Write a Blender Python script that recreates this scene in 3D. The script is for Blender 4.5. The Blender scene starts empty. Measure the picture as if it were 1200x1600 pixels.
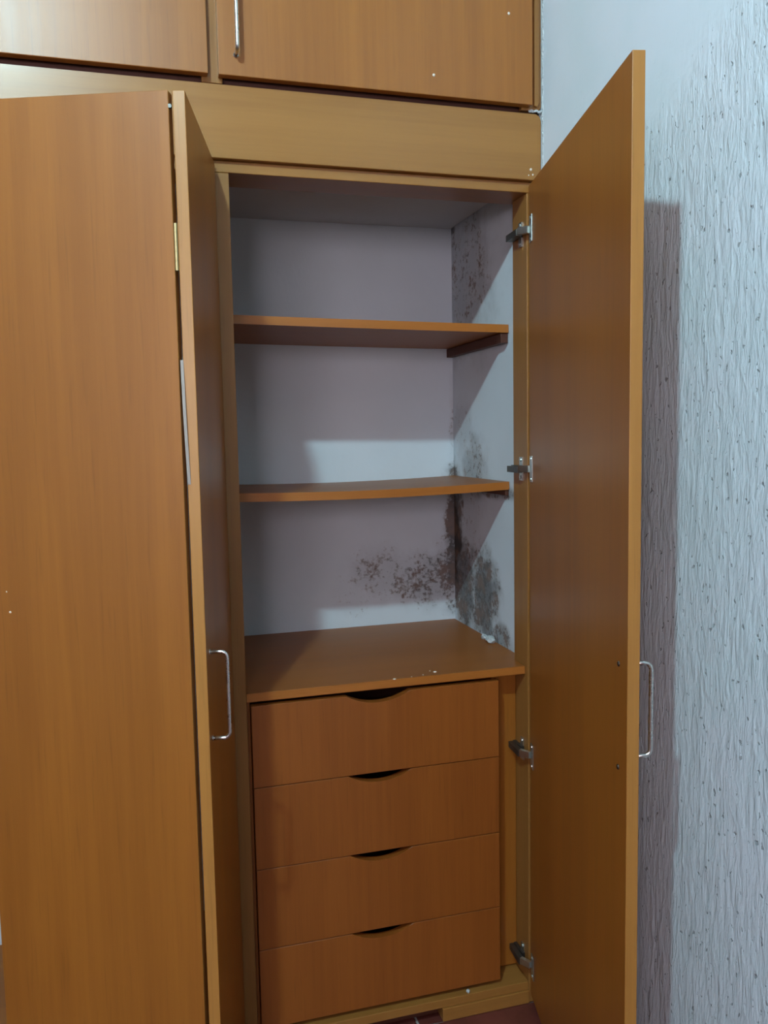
import bpy, bmesh, math, random
from mathutils import Matrix, Vector

random.seed(7)
scene = bpy.context.scene
col = scene.collection

# ------------------------------------------------------------------ camera
cam_d = bpy.data.cameras.new('camera')
cam_d.sensor_fit = 'AUTO'
cam_d.sensor_width = 36.0
cam_d.lens = 36.0 * 1310.55 / 1600.0
cam_d.clip_start = 0.02
cam = bpy.data.objects.new('camera', cam_d)
col.objects.link(cam)
RX = Vector((0.96099393, -0.27595397, -0.01844108))
UY = Vector((0.04270531, 0.08217937, 0.99570217))
BZ = Vector((-0.27325249, -0.95765127, 0.09075857))
cam.matrix_world = Matrix(((RX.x, UY.x, BZ.x, -0.17458),
                           (RX.y, UY.y, BZ.y, -1.61746),
                           (RX.z, UY.z, BZ.z, 1.26794),
                           (0, 0, 0, 1)))
scene.camera = cam

# ------------------------------------------------------------------ world, light, exposure
world = bpy.data.worlds.new('world')
scene.world = world
world.use_nodes = True
bgn = world.node_tree.nodes['Background']
bgn.inputs['Color'].default_value = (0.75, 0.85, 1.0, 1)
bgn.inputs['Strength'].default_value = 0.02
LAMP = Vector((-0.661, -1.674, 2.735))
LAMP_STRENGTH = 2400.0
LAMP_COLOR = (0.60, 0.925, 1.0, 1)
FILL_STRENGTH = 18.0  # glow of the added window, soft fill for the niche
FILL_COLOR = (0.97, 0.82, 0.90, 1)
scene.view_settings.view_transform = 'Standard'
scene.view_settings.look = 'None'
scene.view_settings.gamma = 1.0
scene.view_settings.use_curve_mapping = False
scene.view_settings.exposure = 0.0

# ------------------------------------------------------------------ node helpers
def new_mat(name):
    m = bpy.data.materials.new(name)
    m.use_nodes = True
    nt = m.node_tree
    return m, nt, nt.nodes['Principled BSDF']

class N:
    """small helper to write node graphs tersely"""
    def __init__(s, nt): s.nt = nt
    def put(s, sock, v):
        if isinstance(v, bpy.types.NodeSocket): s.nt.links.new(v, sock)
        else: sock.default_value = v
    def math(s, op, a, b=0.0, c=None, clamp=False):
        n = s.nt.nodes.new('ShaderNodeMath'); n.operation = op; n.use_clamp = clamp
        s.put(n.inputs[0], a); s.put(n.inputs[1], b)
        if c is not None: s.put(n.inputs[2], c)
        return n.outputs[0]
    def smooth(s, v, a, b, lo=0.0, hi=1.0):
        n = s.nt.nodes.new('ShaderNodeMapRange'); n.interpolation_type = 'SMOOTHSTEP'
        s.put(n.inputs[0], v); s.put(n.inputs[1], a); s.put(n.inputs[2], b)
        s.put(n.inputs[3], lo); s.put(n.inputs[4], hi)
        return n.outputs[0]
    def noise(s, vec, scale, detail=4.0, rough=0.55, dist=0.0):
        n = s.nt.nodes.new('ShaderNodeTexNoise')
        s.put(n.inputs['Vector'], vec); n.inputs['Scale'].default_value = scale
        n.inputs['Detail'].default_value = detail; n.inputs['Roughness'].default_value = rough
        n.inputs['Distortion'].default_value = dist
        return n.outputs['Fac']
    def voronoi(s, vec, scale, feature='F1'):
        n = s.nt.nodes.new('ShaderNodeTexVoronoi'); n.feature = feature
        s.put(n.inputs['Vector'], vec); n.inputs['Scale'].default_value = scale
        return n.outputs['Distance']
    def obj(s):
        return s.nt.nodes.new('ShaderNodeTexCoord').outputs['Object']
    def mapping(s, vec, scale=(1, 1, 1), loc=(0, 0, 0)):
        n = s.nt.nodes.new('ShaderNodeMapping')
        s.put(n.inputs['Vector'], vec); n.inputs['Scale'].default_value = scale
        n.inputs['Location'].default_value = loc
        return n.outputs[0]
    def vadd(s, a, b):
        n = s.nt.nodes.new('ShaderNodeVectorMath'); n.operation = 'ADD'
        s.put(n.inputs[0], a); s.put(n.inputs[1], b); return n.outputs[0]
    def xyz(s, v):
        n = s.nt.nodes.new('ShaderNodeSeparateXYZ'); s.put(n.inputs[0], v); return n.outputs
    def mix(s, f, a, b):
        n = s.nt.nodes.new('ShaderNodeMix'); n.data_type = 'RGBA'
        s.put(n.inputs[0], f); s.put(n.inputs[6], a); s.put(n.inputs[7], b)
        return n.outputs[2]
    def bump(s, h, strength, distance):
        n = s.nt.nodes.new('ShaderNodeBump'); s.put(n.inputs['Height'], h)
        s.put(n.inputs['Strength'], strength); n.inputs['Distance'].default_value = distance
        return n.outputs[0]

def wood(name, c, axis='z', rough=0.33, var=0.18, spec=0.5):
    c = tuple(x * k for x, k in zip(c, (0.79, 0.635, 0.47)))
    m, nt, bs = new_mat(name); n = N(nt)
    oi = nt.nodes.new('ShaderNodeObjectInfo')
    off = n.math('MULTIPLY', oi.outputs['Random'], 17.0)
    comb = nt.nodes.new('ShaderNodeCombineXYZ')
    for i in range(3): nt.links.new(off, comb.inputs[i])
    v = n.vadd(n.obj(), comb.outputs[0])
    def sc(cross, along): return tuple(along if a == axis else cross for a in 'xyz')
    broad = n.noise(n.mapping(v, sc(9, 0.55)), 1.0, 3, 0.5, 0.6)
    fine = n.noise(n.mapping(v, sc(75, 2.2)), 1.0, 4, 0.6, 0.25)
    pores = n.noise(n.mapping(v, sc(260, 9)), 1.0, 2, 0.5)
    f = n.math('ADD', n.math('MULTIPLY', broad, 0.55), n.math('MULTIPLY', fine, 0.45))
    f = n.smooth(f, 0.32, 0.68)
    lo = tuple(x * (1 - var * k) for x, k in zip(c, (0.9, 1.15, 1.35))) + (1,)
    hi = tuple(min(1, x * (1 + var * 0.55)) for x in c) + (1,)
    colr = n.mix(f, lo, hi)
    dk = n.smooth(pores, 0.58, 0.74, 0.0, 0.24 if axis == 'z' else 0.06)
    colr = n.mix(dk, colr, tuple(x * 0.45 for x in c) + (1,))
    nt.links.new(colr, bs.inputs['Base Color'])
    nt.links.new(n.smooth(fine, 0.3, 0.7, rough - 0.008, rough + 0.012), bs.inputs['Roughness'])
    bs.inputs['Specular IOR Level'].default_value = spec
    return m

def plain(name, c, rough=0.5, metal=0.0, spec=0.5, wear=0.06, scale=60):
    m, nt, bs = new_mat(name); n = N(nt)
    f = n.noise(n.obj(), scale, 4)
    nt.links.new(n.mix(n.smooth(f, 0.3, 0.7), tuple(x * (1 - wear) for x in c) + (1,), tuple(min(1, x * (1 + wear)) for x in c) + (1,)), bs.inputs['Base Color'])
    nt.links.new(n.smooth(f, 0.3, 0.7, rough * 0.9, min(1, rough * 1.1)), bs.inputs['Roughness'])
    bs.inputs['Metallic'].default_value = metal
    bs.inputs['Specular IOR Level'].default_value = spec
    return m

ORANGE = (0.392, 0.170, 0.025)
M = {}
M['door'] = wood('orange_laminate', ORANGE, 'z', 0.38, 0.16, 0.62)
M['drawer'] = wood('reddish_orange_laminate', (0.35, 0.128, 0.025), 'z', 0.40, 0.16)
M['door_h'] = wood('orange_laminate_lengthwise', ORANGE, 'x')
M['edge'] = wood('edge_banding', (0.50, 0.275, 0.075), 'z', 0.38, 0.14)
M['shelf_edge'] = wood('shelf_edge_banding', (0.50, 0.215, 0.05), 'x', 0.36, 0.12)
M['shelf'] = wood('shelf_laminate', (0.40, 0.165, 0.04), 'x', 0.40, 0.10, 0.3)
M['olive'] = wood('honey_beech_laminate', (0.40, 0.225, 0.068), 'x', 0.32, 0.14)
M['olive_v'] = wood('honey_beech_laminate_upright', (0.36, 0.20, 0.062), 'z', 0.34, 0.14)
M['dark_in'] = wood('raw_drawer_board', (0.10, 0.035, 0.02), 'x', 0.6, 0.1)
M['steel'] = plain('brushed_steel', (0.66, 0.66, 0.62), 0.28, 1.0)
M['hinge'] = plain('nickel_hinge', (0.62, 0.66, 0.64), 0.34, 1.0)
M['hinge_dark'] = plain('tarnished_hinge_arm', (0.13, 0.13, 0.12), 0.45, 0.9)
M['brass'] = plain('brass', (0.42, 0.34, 0.17), 0.45, 1.0)
M['pale'] = plain('peeled_edging', (0.36, 0.31, 0.27), 0.6)
M['fleck'] = plain('paint_fleck', (0.80, 0.72, 0.62), 0.6)
M['crumb'] = plain('plaster_lump', (0.50, 0.55, 0.56), 0.9, wear=0.2)
M['screw'] = plain('screw_dark', (0.045, 0.03, 0.022), 0.5, 0.6)
M['socket'] = plain('lamp_socket', (0.75, 0.75, 0.73), 0.4)

WALL = (0.640, 0.720, 0.775)

def paint_wall(name, c=WALL, blobs=(), axis='x', relief=0.25, hz=0.74):
    """painted plaster; blobs = mould stains (u, z, ru, rz, strength), u along the given axis"""
    m, nt, bs = new_mat(name); n = N(nt)
    v = n.obj(); s = n.xyz(v); u = s[0] if axis == 'x' else s[1]; z = s[2]
    big = n.noise(v, 3.0, 3)
    colr = n.mix(n.smooth(big, 0.3, 0.7), tuple(x * 0.95 for x in c) + (1,), tuple(x * 1.03 for x in c) + (1,))
    if blobs:
        wob = n.math('SUBTRACT', n.noise(v, 11.0, 4, 0.6), 0.5)
        mass = None
        for (u0, z0, ru, rz, st) in blobs:
            a = n.math('DIVIDE', n.math('SUBTRACT', u, u0), ru)
            b = n.math('DIVIDE', n.math('SUBTRACT', z, z0), rz)
            d = n.math('SQRT', n.math('ADD', n.math('MULTIPLY', a, a), n.math('MULTIPLY', b, b)))
            d = n.math('ADD', d, n.math('MULTIPLY', wob, 1.3))
            k = n.smooth(d, 1.1, 0.35, 0.0, st)
            mass = k if mass is None else n.math('MAXIMUM', mass, k)
        spots = n.noise(v, 85.0, 6, 0.68)
        spots2 = n.noise(v, 24.0, 5, 0.6)
        sp = n.math('ADD', n.math('MULTIPLY', spots, 0.6), n.math('MULTIPLY', spots2, 0.4))
        thr = n.math('SUBTRACT', 0.66, n.math('MULTIPLY', mass, 0.34))
        hit = n.math('MULTIPLY', n.smooth(sp, thr, n.math('ADD', thr, 0.20)), n.smooth(mass, 0.02, 0.3))
        haze = n.math('MULTIPLY', n.math('MULTIPLY', mass, mass), hz)
        tot = n.math('MAXIMUM', n.math('MULTIPLY', hit, 0.86), haze)
        mc = n.mix(n.smooth(spots2, 0.4, 0.65), (0.045, 0.038, 0.032, 1), (0.15, 0.088, 0.055, 1))
        colr = n.mix(tot, colr, mc)
    nt.links.new(colr, bs.inputs['Base Color'])
    bs.inputs['Roughness'].default_value = 0.75
    bs.inputs['Specular IOR Level'].default_value = 0.25
    h = n.math('ADD', n.math('MULTIPLY', n.noise(n.mapping(v, (1, 1, 0.45)), 70, 4), 0.6), n.noise(v, 14, 3))
    nt.links.new(n.bump(h, relief, 0.004), bs.inputs['Normal'])
    return m

def rough_plaster(name):
    """brushed cement plaster under blue-white paint; smooth patch high up by the cupboards"""
    m, nt, bs = new_mat(name); n = N(nt)
    v = n.obj(); s = n.xyz(v)
    warp = n.math('MULTIPLY', n.noise(v, 6.0, 3), 0.9)
    edge = n.math('ADD', n.math('ADD', s[2], n.math('MULTIPLY', s[1], 0.45)), n.math('MULTIPLY', n.math('SUBTRACT', n.noise(v, 7.0, 4), 0.5), 0.22))
    msk = n.smooth(edge, 1.66, 1.56)
    streak = n.noise(n.mapping(v, (1, 1, 0.20)), 105, 5, 0.65, 0.35)
    streak2 = n.noise(n.mapping(v, (1, 1, 0.3)), 32, 4, 0.55, 0.8)
    ridge = n.math('ABSOLUTE', n.math('SUBTRACT', n.noise(n.mapping(v, (1, 1, 0.22)), 46, 3, 0.5, 1.0), 0.5))
    ridge = n.smooth(ridge, 0.0, 0.09)
    pit = n.smooth(n.noise(n.mapping(v, (1, 1, 0.7)), 115, 3, 0.5), 0.655, 0.73)
    h = n.math('ADD', n.math('MULTIPLY', streak, 0.9), n.math('MULTIPLY', streak2, 1.0))
    h = n.math('SUBTRACT', h, n.math('MULTIPLY', ridge, 0.10))
    h = n.math('SUBTRACT', h, n.math('MULTIPLY', pit, 0.5))
    h = n.math('MULTIPLY', h, n.math('ADD', n.math('MULTIPLY', msk, 0.93), 0.07))
    c = WALL
    base = n.mix(n.smooth(n.noise(v, 4.0, 4), 0.3, 0.7), (c[0] * 0.93, c[1] * 0.97, c[2] * 0.97, 1), (c[0] * 1.04, c[1] * 1.02, c[2] * 1.04, 1))
    grime = n.math('MULTIPLY', n.math('MULTIPLY', pit, msk), 0.55)
    grime = n.math('MAXIMUM', grime, n.math('MULTIPLY', n.smooth(streak, 0.62, 0.78), n.math('MULTIPLY', msk, 0.25)))
    nt.links.new(n.mix(grime, base, (0.16, 0.20, 0.22, 1)), bs.inputs['Base Color'])
    bs.inputs['Roughness'].default_value = 0.6
    bs.inputs['Specular IOR Level'].default_value = 0.3
    nt.links.new(n.bump(h, 0.85, 0.0055), bs.inputs['Normal'])
    return m

M['wall'] = paint_wall('painted_wall')
M['wall_far'] = paint_wall('painted_wall_mauve', (0.30, 0.24, 0.26))
M['wall_back'] = paint_wall('painted_niche_back_with_mould', blobs=[
    (0.55, 0.885, 0.12, 0.10, 0.80), (0.42, 0.895, 0.13, 0.115, 0.62), (0.61, 0.90, 0.07, 0.12, 0.82), (0.63, 1.02, 0.045, 0.24, 1.15),
    (0.63, 1.30, 0.022, 0.16, 0.55), (0.63, 0.79, 0.05, 0.05, 0.8), (0.35, 0.84, 0.09, 0.07, 0.42), (0.50, 1.06, 0.16, 0.10, 0.22), (0.485, 0.885, 0.12, 0.10, 0.66)], axis='x', hz=0.42)
M['wall_niche_side'] = paint_wall('painted_niche_side_with_mould', blobs=[
    (0.51, 1.02, 0.10, 0.24, 1.15), (0.31, 0.86, 0.13, 0.17, 1.0), (0.44, 0.88, 0.15, 0.18, 1.0), (0.36, 1.185, 0.12, 0.13, 0.72),
    (0.45, 1.28, 0.10, 0.12, 0.50), (0.20, 0.785, 0.10, 0.05, 0.85), (0.44, 1.66, 0.30, 0.28, 0.66), (0.24, 1.130, 0.20, 0.024, 0.85),
    (0.40, 1.05, 0.14, 0.14, 0.50), (0.505, 1.80, 0.05, 0.02, 0.95)], axis='y')
M['rough'] = rough_plaster('brushed_cement_plaster')
M['ceiling'] = paint_wall('ceiling_paint', (0.48, 0.50, 0.52))
M['soffit'] = paint_wall('soffit_paint', (0.55, 0.58, 0.60))
M['tile'] = plain('red_floor_tile', (0.13, 0.034, 0.026), 0.22, wear=0.25, scale=9)
M['grout'] = plain('grout', (0.42, 0.38, 0.36), 0.9)

bm_, nt_, bs_ = new_mat('lamp_bulb_glow')
em = nt_.nodes.new('ShaderNodeEmission')
em.inputs['Color'].default_value = LAMP_COLOR; em.inputs['Strength'].default_value = LAMP_STRENGTH
nt_.links.new(em.outputs[0], nt_.nodes['Material Output'].inputs['Surface'])
M['bulb'] = bm_
pm_, nt_, bs_ = new_mat('fill_glow_pane')  # emissive fill for the added window, brightens the niche
em = nt_.nodes.new('ShaderNodeEmission')
em.inputs['Color'].default_value = FILL_COLOR; em.inputs['Strength'].default_value = FILL_STRENGTH
nt_.links.new(em.outputs[0], nt_.nodes['Material Output'].inputs['Surface'])
M['fill_pane'] = pm_

# ------------------------------------------------------------------ mesh helpers
def empty(name, loc, label=None, cat=None):
    o = bpy.data.objects.new(name, None); o.empty_display_size = 0.1
    col.objects.link(o); o.location = loc
    if label: o['label'] = label
    if cat: o['category'] = cat
    return o

def link(name, bm, mats, parent=None, loc=(0, 0, 0), rotz=0.0, smooth=False):
    """loc is given in the parent's local frame"""
    me = bpy.data.meshes.new(name)
    bmesh.ops.recalc_face_normals(bm, faces=bm.faces)
    bm.to_mesh(me); bm.free()
    for m in (mats if isinstance(mats, (list, tuple)) else [mats]): me.materials.append(m)
    if smooth:
        for p in me.polygons: p.use_smooth = True
    o = bpy.data.objects.new(name, me); col.objects.link(o)
    if parent is not None: o.parent = parent
    o.location = loc; o.rotation_euler = (0, 0, rotz)
    return o

def struct(o):
    o['kind'] = 'structure'; return o

def add_box(bm, x0, x1, y0, y1, z0, z1, bev=0.0, mi=0):
    vs = [bm.verts.new(p) for p in ((x0, y0, z0), (x1, y0, z0), (x1, y1, z0), (x0, y1, z0), (x0, y0, z1), (x1, y0, z1), (x1, y1, z1), (x0, y1, z1))]
    fs = [bm.faces.new([vs[i] for i in f]) for f in ((3, 2, 1, 0), (4, 5, 6, 7), (0, 1, 5, 4), (1, 2, 6, 5), (2, 3, 7, 6), (3, 0, 4, 7))]
    for f in fs: f.material_index = mi
    if bev > 0:
        es = list({e for f in fs for e in f.edges})
        bmesh.ops.bevel(bm, geom=es, offset=bev, segments=2, affect='EDGES', profile=0.5)
    return fs

def box(name, x0, x1, y0, y1, z0, z1, mat, parent=None, bev=0.0012, base=None, rotz=0.0, edge_mat=None, edge_axis=None):
    """board; coordinates in the parent's frame, origin at its lower corner (or base)"""
    b = base if base is not None else (x0, y0, z0)
    bm = bmesh.new()
    add_box(bm, x0 - b[0], x1 - b[0], y0 - b[1], y1 - b[1], z0 - b[2], z1 - b[2], bev)
    mats = [mat]
    if edge_mat is not None:
        mats.append(edge_mat)
        bm.normal_update()
        for f in bm.faces:
            nn = f.normal
            if max(range(3), key=lambda i: abs(nn[i])) in edge_axis: f.material_index = 1
    return link(name, bm, mats, parent, b, rotz)

def prism(name, pts, axis, a0, a1, mat, parent=None, loc=(0, 0, 0), bev=0.0):
    """polygon pts extruded along axis from a0 to a1; pts are the two other coords in order"""
    bm = bmesh.new()
    def P(p, a):
        if axis == 'y': return (p[0], a, p[1])
        if axis == 'z': return (p[0], p[1], a)
        return (a, p[0], p[1])
    lo = [bm.verts.new(P(p, a0)) for p in pts]; hi = [bm.verts.new(P(p, a1)) for p in pts]
    f1 = bm.faces.new(lo); f2 = bm.faces.new(list(reversed(hi)))
    k = len(pts)
    for i in range(k): bm.faces.new((lo[i], hi[i], hi[(i + 1) % k], lo[(i + 1) % k]))
    if bev:
        es = [e for f in (f1, f2) for e in f.edges]
        bmesh.ops.bevel(bm, geom=list(set(es)), offset=bev, segments=1, affect='EDGES')
    return link(name, bm, mat, parent, loc)

def add_tube(bm, pts, r, seg=12, cap=True):
    pts = [Vector(p) for p in pts]; rings = []
    for i, p in enumerate(pts):
        t = (pts[min(i + 1, len(pts) - 1)] - pts[max(i - 1, 0)]).normalized()
        a = Vector((0, 0, 1)) if abs(t.z) < 0.9 else Vector((1, 0, 0))
        if i == 0: u = t.cross(a).normalized()
        else: u = (u - t * u.dot(t)).normalized()
        w = t.cross(u)
        rr = r[i] if isinstance(r, (list, tuple)) else r
        rings.append([bm.verts.new(p + (u * math.cos(q) + w * math.sin(q)) * rr) for q in [2 * math.pi * k / seg for k in range(seg)]])
    for A, B in zip(rings, rings[1:]):
        for k in range(seg): bm.faces.new((A[k], A[(k + 1) % seg], B[(k + 1) % seg], B[k]))
    if cap:
        bm.faces.new(list(reversed(rings[0]))); bm.faces.new(rings[-1])

def add_blob(bm, c, r, squash=(1, 1, 1), jitter=0.25, sub=2):
    k = bmesh.ops.create_icosphere(bm, subdivisions=sub, radius=1.0)
    for v in k['verts']:
        f = 1 + random.uniform(-jitter, jitter)
        v.co = Vector((v.co.x * r * squash[0] * f + c[0], v.co.y * r * squash[1] * f + c[1], v.co.z * r * squash[2] * f + c[2]))

def handle_mesh(h, stand, r):
    """D-shaped rod handle: feet on the plane y=0, rod out at y=stand, standing along z from 0 to h"""
    bm = bmesh.new(); R = 0.010; pts = [(0, 0, r), (0, stand - R, r)]
    for k in range(1, 7):
        a = math.pi / 2 * k / 6; pts.append((0, stand - R + R * math.sin(a), r + R - R * math.cos(a)))
    for k in range(0, 7):
        a = math.pi / 2 * k / 6; pts.append((0, stand - R + R * math.cos(a), h - r - R + R * math.sin(a)))
    pts.append((0, 0, h - r))
    add_tube(bm, pts, r, 12)
    for z in (r, h - r):
        add_tube(bm, [(0, 0.0, z), (0, 0.0015, z)], r * 1.35, 14)
    return bm

# ------------------------------------------------------------------ dimensions (metres)
T = 0.018
DN = 0.508            # back wall of the niche
XW = 0.630            # wall beside the niche
XL = -1.975           # left wall of the room
YF = -3.36            # wall opposite the wardrobe
ZC = 2.83             # ceiling
Z_RAIL, Z_HEAD, Z_HTOP = 1.7575, 1.7792, 1.9090
Z_UP = 1.9190
YH = -0.012           # front of the header board; the overhead doors stand 18 mm proud of it
Z_SOFF = 1.805

# ------------------------------------------------------------------ setting
def wall_right_x(y): return XW + 0.0005 if y >= 0 else XW + 0.0005 + 0.068 * -y
bm = bmesh.new()
ys = [DN + 0.10, DN, 0.0, -0.6, -1.4, YF - 0.1]
inn = [(wall_right_x(y), y) for y in ys]; out = [(0.98, y) for y in ys]
lo = [bm.verts.new((x, y, -0.02)) for x, y in inn]; hi = [bm.verts.new((x, y, ZC + 0.05)) for x, y in inn]
olo = [bm.verts.new((x, y, -0.02)) for x, y in out]; ohi = [bm.verts.new((x, y, ZC + 0.05)) for x, y in out]
for i in range(len(ys) - 1):
    f = bm.faces.new((lo[i], lo[i + 1], hi[i + 1], hi[i])); f.material_index = 0 if i < 2 else 1
    bm.faces.new((olo[i + 1], olo[i], ohi[i], ohi[i + 1])).material_index = 1
    bm.faces.new((hi[i], hi[i + 1], ohi[i + 1], ohi[i])).material_index = 1
    bm.faces.new((lo[i + 1], lo[i], olo[i], olo[i + 1])).material_index = 1
bm.faces.new((lo[0], hi[0], ohi[0], olo[0])); bm.faces.new((hi[-1], lo[-1], olo[-1], ohi[-1]))
struct(link('wall_right', bm, [M['wall_niche_side'], M['rough']]))
o = struct(box('wall_back', XL, XW, DN, DN + 0.1, -0.02, ZC + 0.05, M['wall_back'], bev=0, base=(0, 0, 0)))
struct(box('wall_left', XL - 0.1, XL, YF - 0.1, DN + 0.1, -0.02, ZC + 0.05, M['wall_far'], bev=0, base=(0, 0, 0)))
WX0, WX1, WZ0, WZ1 = -1.70, -0.60, 1.20, 2.00     # added, unseen window opposite the wardrobe; its glow fills the niche
bm = bmesh.new()
add_box(bm, XL, WX0, YF - 0.1, YF, -0.02, ZC + 0.05); add_box(bm, WX1, 0.86, YF - 0.1, YF, -0.02, ZC + 0.05)
add_box(bm, WX0, WX1, YF - 0.1, YF, -0.02, WZ0); add_box(bm, WX0, WX1, YF - 0.1, YF, WZ1, ZC + 0.05)
struct(link('wall_front', bm, M['wall_far']))
bm = bmesh.new(); fw = 0.045
add_box(bm, WX0, WX0 + fw, YF - 0.06, YF - 0.01, WZ0, WZ1); add_box(bm, WX1 - fw, WX1, YF - 0.06, YF - 0.01, WZ0, WZ1)
add_box(bm, WX0 + fw, WX1 - fw, YF - 0.06, YF - 0.01, WZ0, WZ0 + fw); add_box(bm, WX0 + fw, WX1 - fw, YF - 0.06, YF - 0.01, WZ1 - fw, WZ1)
xm = (WX0 + WX1) / 2
add_box(bm, xm - 0.022, xm + 0.022, YF - 0.06, YF - 0.01, WZ0 + fw, WZ1 - fw)
fill_win = struct(link('added_fill_window_1', bm, M['socket']))  # frame of the added window that carries the fill glow
for xa, xb in ((WX0 + fw, xm - 0.022), (xm + 0.022, WX1 - fw)):
    box('fill_pane', xa + 0.001, xb - 0.001, YF - 0.038, YF - 0.032, WZ0 + fw + 0.001, WZ1 - fw - 0.001, M['fill_pane'], fill_win, 0)
struct(box('ceiling', XL - 0.1, 0.98, YF - 0.1, DN + 0.1, ZC, ZC + 0.08, M['ceiling'], bev=0, base=(0, 0, 0)))
floor = struct(box('floor', XL - 0.1, 0.98, YF - 0.1, DN + 0.1, -0.06, -0.004, M['grout'], bev=0, base=(0, 0, 0)))
# floor tiles: 30 cm red tiles with a narrow cut row along the right wall
cuts = [0.345 - 0.30 * k for k in range(8, -1, -1)]
cuts = [XL] + [c for c in cuts if c > XL + 0.02]
rows = [0.30 - 0.30 * k for k in range(13)]
mesh_cache = {}
for i in range(len(cuts) - 1):
    w = cuts[i + 1] - cuts[i] - 0.006
    for j in range(len(rows) - 1):
        y1, y0 = rows[j], rows[j + 1]
        if y0 < YF: continue
        key = round(w, 4)
        if key not in mesh_cache:
            t = box('floor_tile', 0, w, 0, 0.294, -0.004, 0, M['tile'], floor, 0.001, base=(0, 0, 0))
            mesh_cache[key] = t.data
        else:
            t = bpy.data.objects.new('floor_tile', mesh_cache[key]); col.objects.link(t); t.parent = floor
        t.location = (cuts[i] + 0.003, y0 + 0.003, 0)
for j in range(len(rows) - 1):       # last cut tile against the slanting wall
    y1, y0 = rows[j], rows[j + 1]
    if y0 < YF: continue
    xa = 0.348
    prism('floor_tile', [(0, 0), (wall_right_x(y0) - xa - 0.004, 0), (wall_right_x(y1) - xa - 0.004, 0.294), (0, 0.294)], 'z', -0.004, 0, M['tile'], floor, (xa, y0 + 0.003, 0))

# plaster smeared along the wall end of the boards
bm = bmesh.new()
for k in range(60):
    z = 1.72 + k * 0.0075
    r = random.uniform(0.0025, 0.0048)
    add_blob(bm, (0.6325, YH - 0.003 + random.uniform(-0.003, 0.001), z), r, (0.9, 0.8, 1.9), 0.15, 1)
for k in range(9):
    add_blob(bm, (0.604 + k * 0.0032, YH - 0.002, 1.9138 + random.uniform(-0.001, 0.001)), 0.0032, (1.3, 0.7, 0.9), 0.2, 1)
struct(link('trim_1', bm, M['crumb'], smooth=True))

# ------------------------------------------------------------------ wardrobe
WO = Vector((-0.65, 0.24, 0.0))
W = empty('wardrobe', WO, 'tall built-in orange wood wardrobe with open doors, two shelves and four drawers', 'wardrobe')
def wbox(name, x0, x1, y0, y1, z0, z1, mat, **k):
    return box(name, x0 - WO.x, x1 - WO.x, y0 - WO.y, y1 - WO.y, z0, z1, mat, W, **k)
def wprism(name, pts, axis, a0, a1, mat, **k):
    oy = {'x': (WO.y, 0.0), 'y': (WO.x, 0.0), 'z': (WO.x, WO.y)}[axis]
    oa = {'x': WO.x, 'y': WO.y, 'z': 0.0}[axis]
    return prism(name, [(p[0] - oy[0], p[1] - oy[1]) for p in pts], axis, a0 - oa, a1 - oa, mat, W, **k)

# header board across the full width, rounded at its upper wall end
R = 0.012; xe = 0.6292
pts = [(XL + 0.003, Z_HEAD), (xe, Z_HEAD)]
for k in range(7):
    a = math.pi / 2 * k / 6; pts.append((xe - R + R * math.cos(a), Z_HTOP - R + R * math.sin(a)))
pts.append((XL + 0.003, Z_HTOP))
header = wprism('header_board', pts, 'y', YH, -0.0005, M['olive'], bev=0.001)
wbox('top_rail', XL + 0.003, 0.6285, 0.0, 0.09, Z_RAIL, Z_HEAD - 0.001, M['olive'])
wbox('header_backing', XL + 0.003, 0.6285, 0.0, 0.02, Z_HEAD, Z_HTOP, M['olive'])
wbox('compartment_ceiling', XL + 0.003, 0.6285, 0.0205, DN - 0.001, Z_SOFF, Z_SOFF + 0.015, M['soffit'])
wbox('divider_panel', -0.046, 0.0, 0.0, DN - 0.001, 0.0, Z_RAIL - 0.0005, M['olive_v'])
wbox('divider_panel', -0.74, -0.704, 0.0, DN - 0.001, 0.0, Z_RAIL - 0.0005, M['olive_v'])
wbox('side_jamb', 0.603, 0.6285, 0.0, 0.0692, 0.0, Z_RAIL - 0.0005, M['olive_v'])
wbox('side_jamb', XL + 0.003, XL + 0.033, 0.0, 0.0692, 0.0, Z_RAIL - 0.0005, M['olive_v'])

# shelves, sagging a little, on cleats
def shelf(ztop_l, ztop_r, sag, y0=0.1477):
    bm = bmesh.new(); nseg = 12; x0, x1 = 0.0015, 0.6285; secs = []
    for k in range(nseg + 1):
        f = k / nseg; x = x0 + (x1 - x0) * f
        zt = ztop_l + (ztop_r - ztop_l) * f - sag * 4 * f * (1 - f)
        secs.append([bm.verts.new((x - WO.x, y - WO.y, z)) for y, z in ((y0, zt - T), (y0, zt), (DN - 0.0015, zt), (DN - 0.0015, zt - T))])
    for A, B in zip(secs, secs[1:]):
        for i in range(4):
            f = bm.faces.new((A[i], A[(i + 1) % 4], B[(i + 1) % 4], B[i]))
            f.material_index = 1 if i == 0 else 0
    bm.faces.new(secs[0]); bm.faces.new(list(reversed(secs[-1])))
    return link('shelf', bm, [M['shelf'], M['shelf_edge']], W)
shelf(1.5205, 1.5115, 0.0008)
shelf(1.1535, 1.1575, 0.006)
wbox('shelf_cleat', 0.612, 0.629, 0.152, DN - 0.002, 1.471, 1.4925, M['dark_in'])
wbox('shelf_cleat', 0.6205, 0.629, 0.152, DN - 0.002, 1.1255, 1.1385, M['dark_in'])

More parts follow.
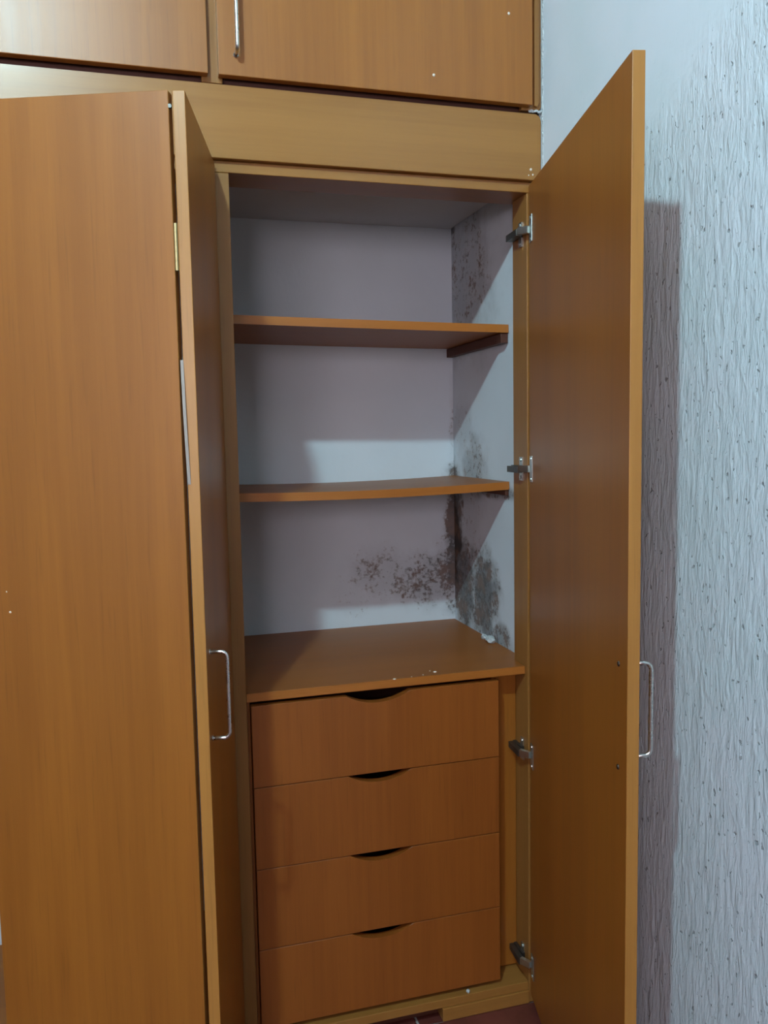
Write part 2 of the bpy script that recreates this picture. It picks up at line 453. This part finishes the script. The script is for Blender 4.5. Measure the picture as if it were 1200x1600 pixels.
# top board over the drawers, notched round the jamb
b = wprism('drawer_top_board', [(0.0015, 0.012), (0.6015, 0.012), (0.6015, 0.0707), (0.6285, 0.0707), (0.6285, DN - 0.001), (0.0015, DN - 0.001)], 'z', 0.7469, 0.7649, M['shelf'], bev=0.0012)
b.data.materials.append(M['shelf_edge'])
for p in b.data.polygons:
    if p.normal.y < -0.9: p.material_index = 1
for (x, y, r) in ((0.306, 0.0125, 0.0035), (0.403, 0.034, 0.0038), (0.372, 0.022, 0.0018), (0.395, 0.045, 0.0016), (0.345, 0.016, 0.0014)):
    bm = bmesh.new(); add_blob(bm, (0, 0, 0), r, (1.3, 1.0, 0.45), 0.2, 1)
    link('paint_fleck', bm, M['fleck'], b, (x - WO.x, y - WO.y, 0.7652), smooth=True)

# drawers
ZD = [0.7391, 0.5702, 0.3997, 0.2292, 0.0589]
X0, X1, YD = 0.0097, 0.5387, 0.010
for i in range(4):
    zt, zb = ZD[i], ZD[i + 1] + 0.0016
    root_loc = (X0 - WO.x, YD - WO.y, zb)
    w, h = X1 - X0, zt - zb
    ca, cb, dep = 0.2035 - X0, 0.3390 - X0, 0.0185
    pts = [(0, 0), (w, 0), (w, h)]
    for k in range(15):                 # crescent finger pull scooped from the upper edge
        f = k / 14; x = cb + (ca - cb) * f
        pts.append((x, h - dep * (1 - abs(2 * f - 1) ** 2.1)))
    pts.append((0, h))
    d = prism('drawer', pts, 'y', 0, T, M['drawer'], W, root_loc, bev=0.0006)
    bm = bmesh.new()                     # the box behind the front
    add_box(bm, 0.012, 0.024, 0, 0.42, 0, h - 0.035); add_box(bm, w - 0.024, w - 0.012, 0, 0.42, 0, h - 0.035)
    add_box(bm, 0.0245, w - 0.0245, 0, 0.42, 0.004, 0.010); add_box(bm, 0.0245, w - 0.0245, 0.408, 0.42, 0.0105, h - 0.035)
    link('drawer_box', bm, M['dark_in'], d, (0, T + 0.0005, 0.008))
wbox('drawer_side_panel', 0.0005, 0.0085, 0.022, DN - 0.002, 0.053, 0.7465, M['drawer'])
wbox('drawer_side_panel', 0.5425, 0.6025, 0.062, 0.078, 0.053, 0.7465, M['door'])
wbox('drawer_side_panel', 0.5425, 0.5565, 0.0785, DN - 0.002, 0.053, 0.7465, M['door'])
wbox('bottom_board', 0.001, 0.6285, 0.0785, DN - 0.002, 0.030, 0.0480, M['shelf'])
wbox('bottom_rail', 0.001, 0.6025, 0.0, 0.078, 0.030, 0.0490, M['olive'])
wbox('toe_block', 0.398, 0.6025, -0.004, 0.060, 0.0005, 0.0295, M['olive'])
wbox('toe_shade_strip', 0.001, 0.3975, 0.028, 0.044, 0.0005, 0.0295, M['dark_in'])  # dark strip added to stand in for shade in the toe recess
wbox('bottom_board', -0.7035, -0.0465, 0.0, DN - 0.002, 0.034, 0.0525, M['shelf'])
wbox('bottom_board', XL + 0.034, -0.7405, 0.0, DN - 0.002, 0.034, 0.0525, M['shelf'])

# right-hand door, swung open, on four concealed hinges
def door(name, hinge, ang, width, z0, z1, y0=0.0, mat=None):
    """board with local x running from the hinge line to the free edge, local +y its outer face"""
    bm = bmesh.new(); add_box(bm, 0, width, y0, y0 + T, 0, z1 - z0, 0.001)
    bm.normal_update()
    for f in bm.faces:
        if abs(f.normal.y) < 0.6: f.material_index = 1
    return link(name, bm, [mat or M['door'], M['edge']], W, (hinge[0] - WO.x, hinge[1] - WO.y, z0), ang)
ZB, ZT = 0.022, 1.7701
CA = math.radians(77.12); CW = 0.6071; HCX = 0.6055
angC = math.atan2(-math.sin(CA), -math.cos(CA))
dC = door('right_door', (HCX, -0.004), angC, CW, ZB, ZT)
hC = link('handle', handle_mesh(0.146, 0.030, 0.0033), M['steel'], dC, (CW - 0.036, T, 0.788 - ZB), smooth=True)
for z in (0.931, 0.776):
    bm = bmesh.new(); add_tube(bm, [(0, 0.0, 0), (0, -0.0016, 0)], [0.0042, 0.0036], 12)
    link('handle_screw', bm, M['screw'], dC, (CW - 0.036, 0, z - ZB))
inv = Matrix.Rotation(-angC, 3, 'Z')
for z in (1.680, 1.193, 0.577, 0.100):
    bm = bmesh.new()
    def L(x, y):   # room coordinates to the door's local frame
        v = inv @ Vector((x - HCX, y + 0.004, 0)); return (v.x, v.y)
    # flange of the cup, screwed on the door's inner face (local y = 0 side, pointing to -y)
    add_box(bm, 0.012, 0.034, -0.0022, -0.0002, -0.027, 0.027, 0.0008, 0)
    add_tube(bm, [(0.023, -0.002, 0.021), (0.023, -0.0034, 0.021)], 0.0034, 10)
    add_tube(bm, [(0.023, -0.002, -0.021), (0.023, -0.0034, -0.021)], 0.0034, 10)
    def strut(ax, ay, bx, by, wdt, z0, z1, mi):
        A = Vector(L(ax, ay)); B = Vector(L(bx, by)); t = (B - A).normalized(); p = Vector((-t.y, t.x)) * wdt / 2
        q = [A + p, A - p, B - p, B + p]
        lo = [bm.verts.new((v.x, v.y, z0)) for v in q]; hi = [bm.verts.new((v.x, v.y, z1)) for v in q]
        fs = [bm.faces.new(lo), bm.faces.new(list(reversed(hi)))] + [bm.faces.new((lo[i], hi[i], hi[(i + 1) % 4], lo[(i + 1) % 4])) for i in range(4)]
        for f in fs: f.material_index = mi
    # bent link out of the cup, arm on the jamb, cross-shaped mounting plate
    strut(0.5985, -0.018, 0.586, 0.004, 0.009, -0.007, 0.007, 0)
    strut(0.586, 0.002, 0.5905, 0.062, 0.012, -0.0085, 0.0045, 1)
    strut(0.6015, 0.020, 0.6015, 0.034, 0.0025, -0.026, 0.024, 0)
    strut(0.5985, 0.018, 0.5985, 0.064, 0.007, -0.007, 0.006, 1)
    for dz in (-0.019, 0.018):
        A = L(0.6005, 0.027); B = L(0.5980, 0.027)
        add_tube(bm, [(A[0], A[1], dz), (B[0], B[1], dz)], 0.0035, 10)
    link('hinge', bm, [M['hinge'], M['hinge_dark']], dC, (0, 0, z - ZB))

# folding pair on the left: one leaf hinged on the divider, the other hinged to its free edge
BA = math.radians(77.91); BW = 0.3271; HB = (-0.0432, -0.004)
angB = math.atan2(-math.sin(BA), -math.cos(BA))
dB = door('folding_leaf', HB, angB, BW, ZB, ZT)
link('handle', handle_mesh(0.146, 0.028, 0.0033), M['steel'], dB, (BW - 0.030, T, 0.792 - ZB), smooth=True)
fB = Vector((HB[0] - BW * math.cos(BA), HB[1] - BW * math.sin(BA)))
AA = math.radians(20.48); AW = 0.3306
angA = math.atan2(math.sin(AA), -math.cos(AA))
dA = door('folding_leaf', (fB.x - 0.0062, fB.y), angA, AW, ZB, ZT, y0=-T)
for zc in (1.549, 0.10):           # brass butt hinges between the leaves
    bm = bmesh.new()
    add_tube(bm, [(BW - 0.001, -0.0032, -0.034), (BW - 0.001, -0.0032, 0.034)], 0.0028, 10)
    for k in range(5):
        add_tube(bm, [(BW - 0.001, -0.0032, -0.034 + k * 0.0138), (BW - 0.001, -0.0032, -0.034 + k * 0.0138 + 0.0125)], 0.0032, 10)
    add_box(bm, BW - 0.028, BW - 0.001, -0.0014, -0.0002, -0.034, 0.034, 0.0003)
    link('butt_hinge', bm, M['brass'], dB, (0, 0, zc - ZB), smooth=False)
bm = bmesh.new()                          # strip of edging come loose on the free edge
prev = None
for k in range(15):
    f = k / 14; z = 1.385 - 0.185 * f; x = BW + 0.0006 + 0.0035 * math.sin(math.pi * f); y = -0.0036 + 0.004 * f
    ring = [bm.verts.new((x, y + 0.0045, z)), bm.verts.new((x, y, z)), bm.verts.new((x + 0.0006, y, z)), bm.verts.new((x + 0.0006, y + 0.0045, z))]
    if prev:
        for i in range(4): bm.faces.new((prev[i], prev[(i + 1) % 4], ring[(i + 1) % 4], ring[i]))
    else: bm.faces.new(ring)
    prev = ring
bm.faces.new(list(reversed(prev)))
link('loose_edging', bm, M['pale'], dB, (0, 0, -ZB))
bm = bmesh.new(); add_tube(bm, [(BW - 0.004, -0.0045, 0), (BW + 0.001, -0.0045, 0)], 0.003, 10)
link('pivot_screw', bm, M['hinge_dark'], dB, (0, 0, 1.748 - ZB))
for (x, z, r) in ((AW - 0.048, 1.006, 0.0022), (AW - 0.044, 1.038, 0.0014)):
    bm = bmesh.new(); add_blob(bm, (0, 0, 0), r, (1, 0.4, 1), 0.15, 1)
    link('paint_fleck', bm, M['fleck'], dA, (x, 0.0003, z - ZB), smooth=True)
# closed doors further left, outside the picture
for xa, xb, hx in ((-1.355, -0.724, 0.05), (XL + 0.004, -1.359, -0.05)):
    cd = wbox('closed_door', xa, xb, -0.022, -0.003, ZB, ZT, M['door'], edge_mat=M['edge'], edge_axis=(0, 2))
    link('handle', handle_mesh(0.146, 0.028, 0.0033), M['steel'], cd, (0.04 if hx > 0 else xb - xa - 0.04, 0, 0.79 - ZB), math.pi, smooth=True)

# ------------------------------------------------------------------ overhead cabinet
CO = Vector((-0.65, 0.24, Z_UP))
Cb = empty('overhead_cabinet', CO, 'row of overhead cupboards with flat orange doors under the ceiling', 'cabinet')
def cbox(name, x0, x1, y0, y1, z0, z1, mat, **k):
    return box(name, x0 - CO.x, x1 - CO.x, y0 - CO.y, y1 - CO.y, z0 - CO.z, z1 - CO.z, mat, Cb, **k)
ZU1, ZU2 = Z_UP - 0.009, 2.80
mull = [(-0.0445, -0.0065), (-0.689, -0.651), (-1.334, -1.296)]
for a, c in mull: cbox('mullion', a, c, YH, -0.0005, ZU1, ZU2, M['olive_v'])
R = 0.010                                  # end post with rounded lower corner
pts = [(0.586, Z_UP - 0.004), (0.6290 - R, Z_UP - 0.004)]
for k in range(7):
    a = -math.pi / 2 + math.pi / 2 * k / 6; pts.append((0.6290 - R + R * math.cos(a), Z_UP - 0.004 + R + R * math.sin(a)))
pts += [(0.6290, ZU2), (0.586, ZU2)]
prism('end_post', [(p[0] - CO.x, p[1] - CO.z) for p in pts], 'y', YH - CO.y, -0.0005 - CO.y, M['olive_v'], Cb, bev=0.001)
pts = [(0.6130, Z_UP + 0.004), (0.6190, Z_UP + 0.002), (0.6240, Z_UP + 0.010), (0.6240, ZU2), (0.6130, ZU2)]
prism('end_moulding', [(p[0] - CO.x, p[1] - CO.z) for p in pts], 'y', YH - 0.0055 - CO.y, YH - 0.0005 - CO.y, M['olive_v'], Cb, bev=0.001)
cbox('end_post', XL + 0.003, XL + 0.04, YH, -0.0005, ZU1, ZU2, M['olive_v'])
cbox('carcass', XL + 0.003, 0.6285, 0.0, DN - 0.001, Z_UP - 0.0085, Z_UP + 0.010, M['dark_in'])
cbox('back_panel', XL + 0.003, 0.6285, 0.004, 0.012, Z_UP + 0.0105, ZU2, M['dark_in'])
ud = [(-0.0148, 0.6022), (-0.6605, -0.0335), (-1.305, -0.679), (XL + 0.03, -1.3235)]
for i, (a, c) in enumerate(ud):
    d = cbox('cupboard_door', a, c, YH - 0.0185, YH - 0.0005, Z_UP, 2.74, M['door'], edge_mat=M['edge'], edge_axis=(0,))
    hx = 0.0315
    link('handle', handle_mesh(0.146, 0.028, 0.0036), M['steel'], d, (hx, 0, 1.951 - Z_UP), math.pi, smooth=True)
    if i == 0:
        for (x, z, r) in ((0.5511, 2.087, 0.003), (0.3939, 1.9563, 0.003)):
            bm = bmesh.new(); add_blob(bm, (0, 0, 0), r, (1, 0.35, 1.1), 0.15, 1)
            link('paint_fleck', bm, M['fleck'], d, (x - a, -0.0003, z - Z_UP), smooth=True)
for (x, z, r) in ((0.6069, 1.800, 0.0034), (0.611, 1.790, 0.0022), (0.602, 1.7885, 0.0016)):
    bm = bmesh.new(); add_blob(bm, (0, 0, 0), r, (1, 0.35, 1.1), 0.15, 1)
    link('paint_fleck', bm, M['fleck'], header, (x - WO.x, YH - 0.0003 - WO.y, z), smooth=True)

# ------------------------------------------------------------------ small loose things
def crumb(name, loc, r, label, squash=(1.2, 1, 0.8), mat='crumb'):
    bm = bmesh.new(); add_blob(bm, (0, 0, r * squash[2] * 0.9), r, squash, 0.22, 2)
    o = link(name, bm, M[mat], None, loc, smooth=False)
    o['label'] = label; o['category'] = 'plaster crumb'
    return o
crumb('plaster_crumb', (0.612, 0.225, 0.765), 0.010, 'larger white plaster crumb on the drawer top against the mouldy wall', (1.1, 1.5, 0.9))
crumb('plaster_crumb', (0.613, 0.262, 0.765), 0.008, 'smaller white plaster crumb on the drawer top behind the larger crumb', (1.0, 1.5, 0.9))
crumb('plaster_crumb', (0.4596, -0.0005 + 0.006, 0.0492), 0.004, 'tiny pale plaster crumb on the bottom rail below the lowest drawer', (1.0, 1.0, 1.0))

# ------------------------------------------------------------------ lamp
lamp = empty('ceiling_lamp', (LAMP.x, LAMP.y, ZC), 'bare round light bulb in a white ceiling socket', 'lamp')
bm = bmesh.new(); add_tube(bm, [(0, 0, -0.0005), (0, 0, -0.012), (0, 0, -0.016)], [0.045, 0.045, 0.030], 24)
link('ceiling_rose', bm, M['socket'], lamp, smooth=False)
bm = bmesh.new(); add_tube(bm, [(0, 0, -0.0165), (0, 0, -0.050), (0, 0, -0.056)], [0.019, 0.021, 0.017], 20)
link('socket', bm, M['socket'], lamp)
bm = bmesh.new(); bmesh.ops.create_uvsphere(bm, u_segments=24, v_segments=16, radius=0.036)
link('bulb', bm, M['bulb'], lamp, (0, 0, LAMP.z - ZC), smooth=True)
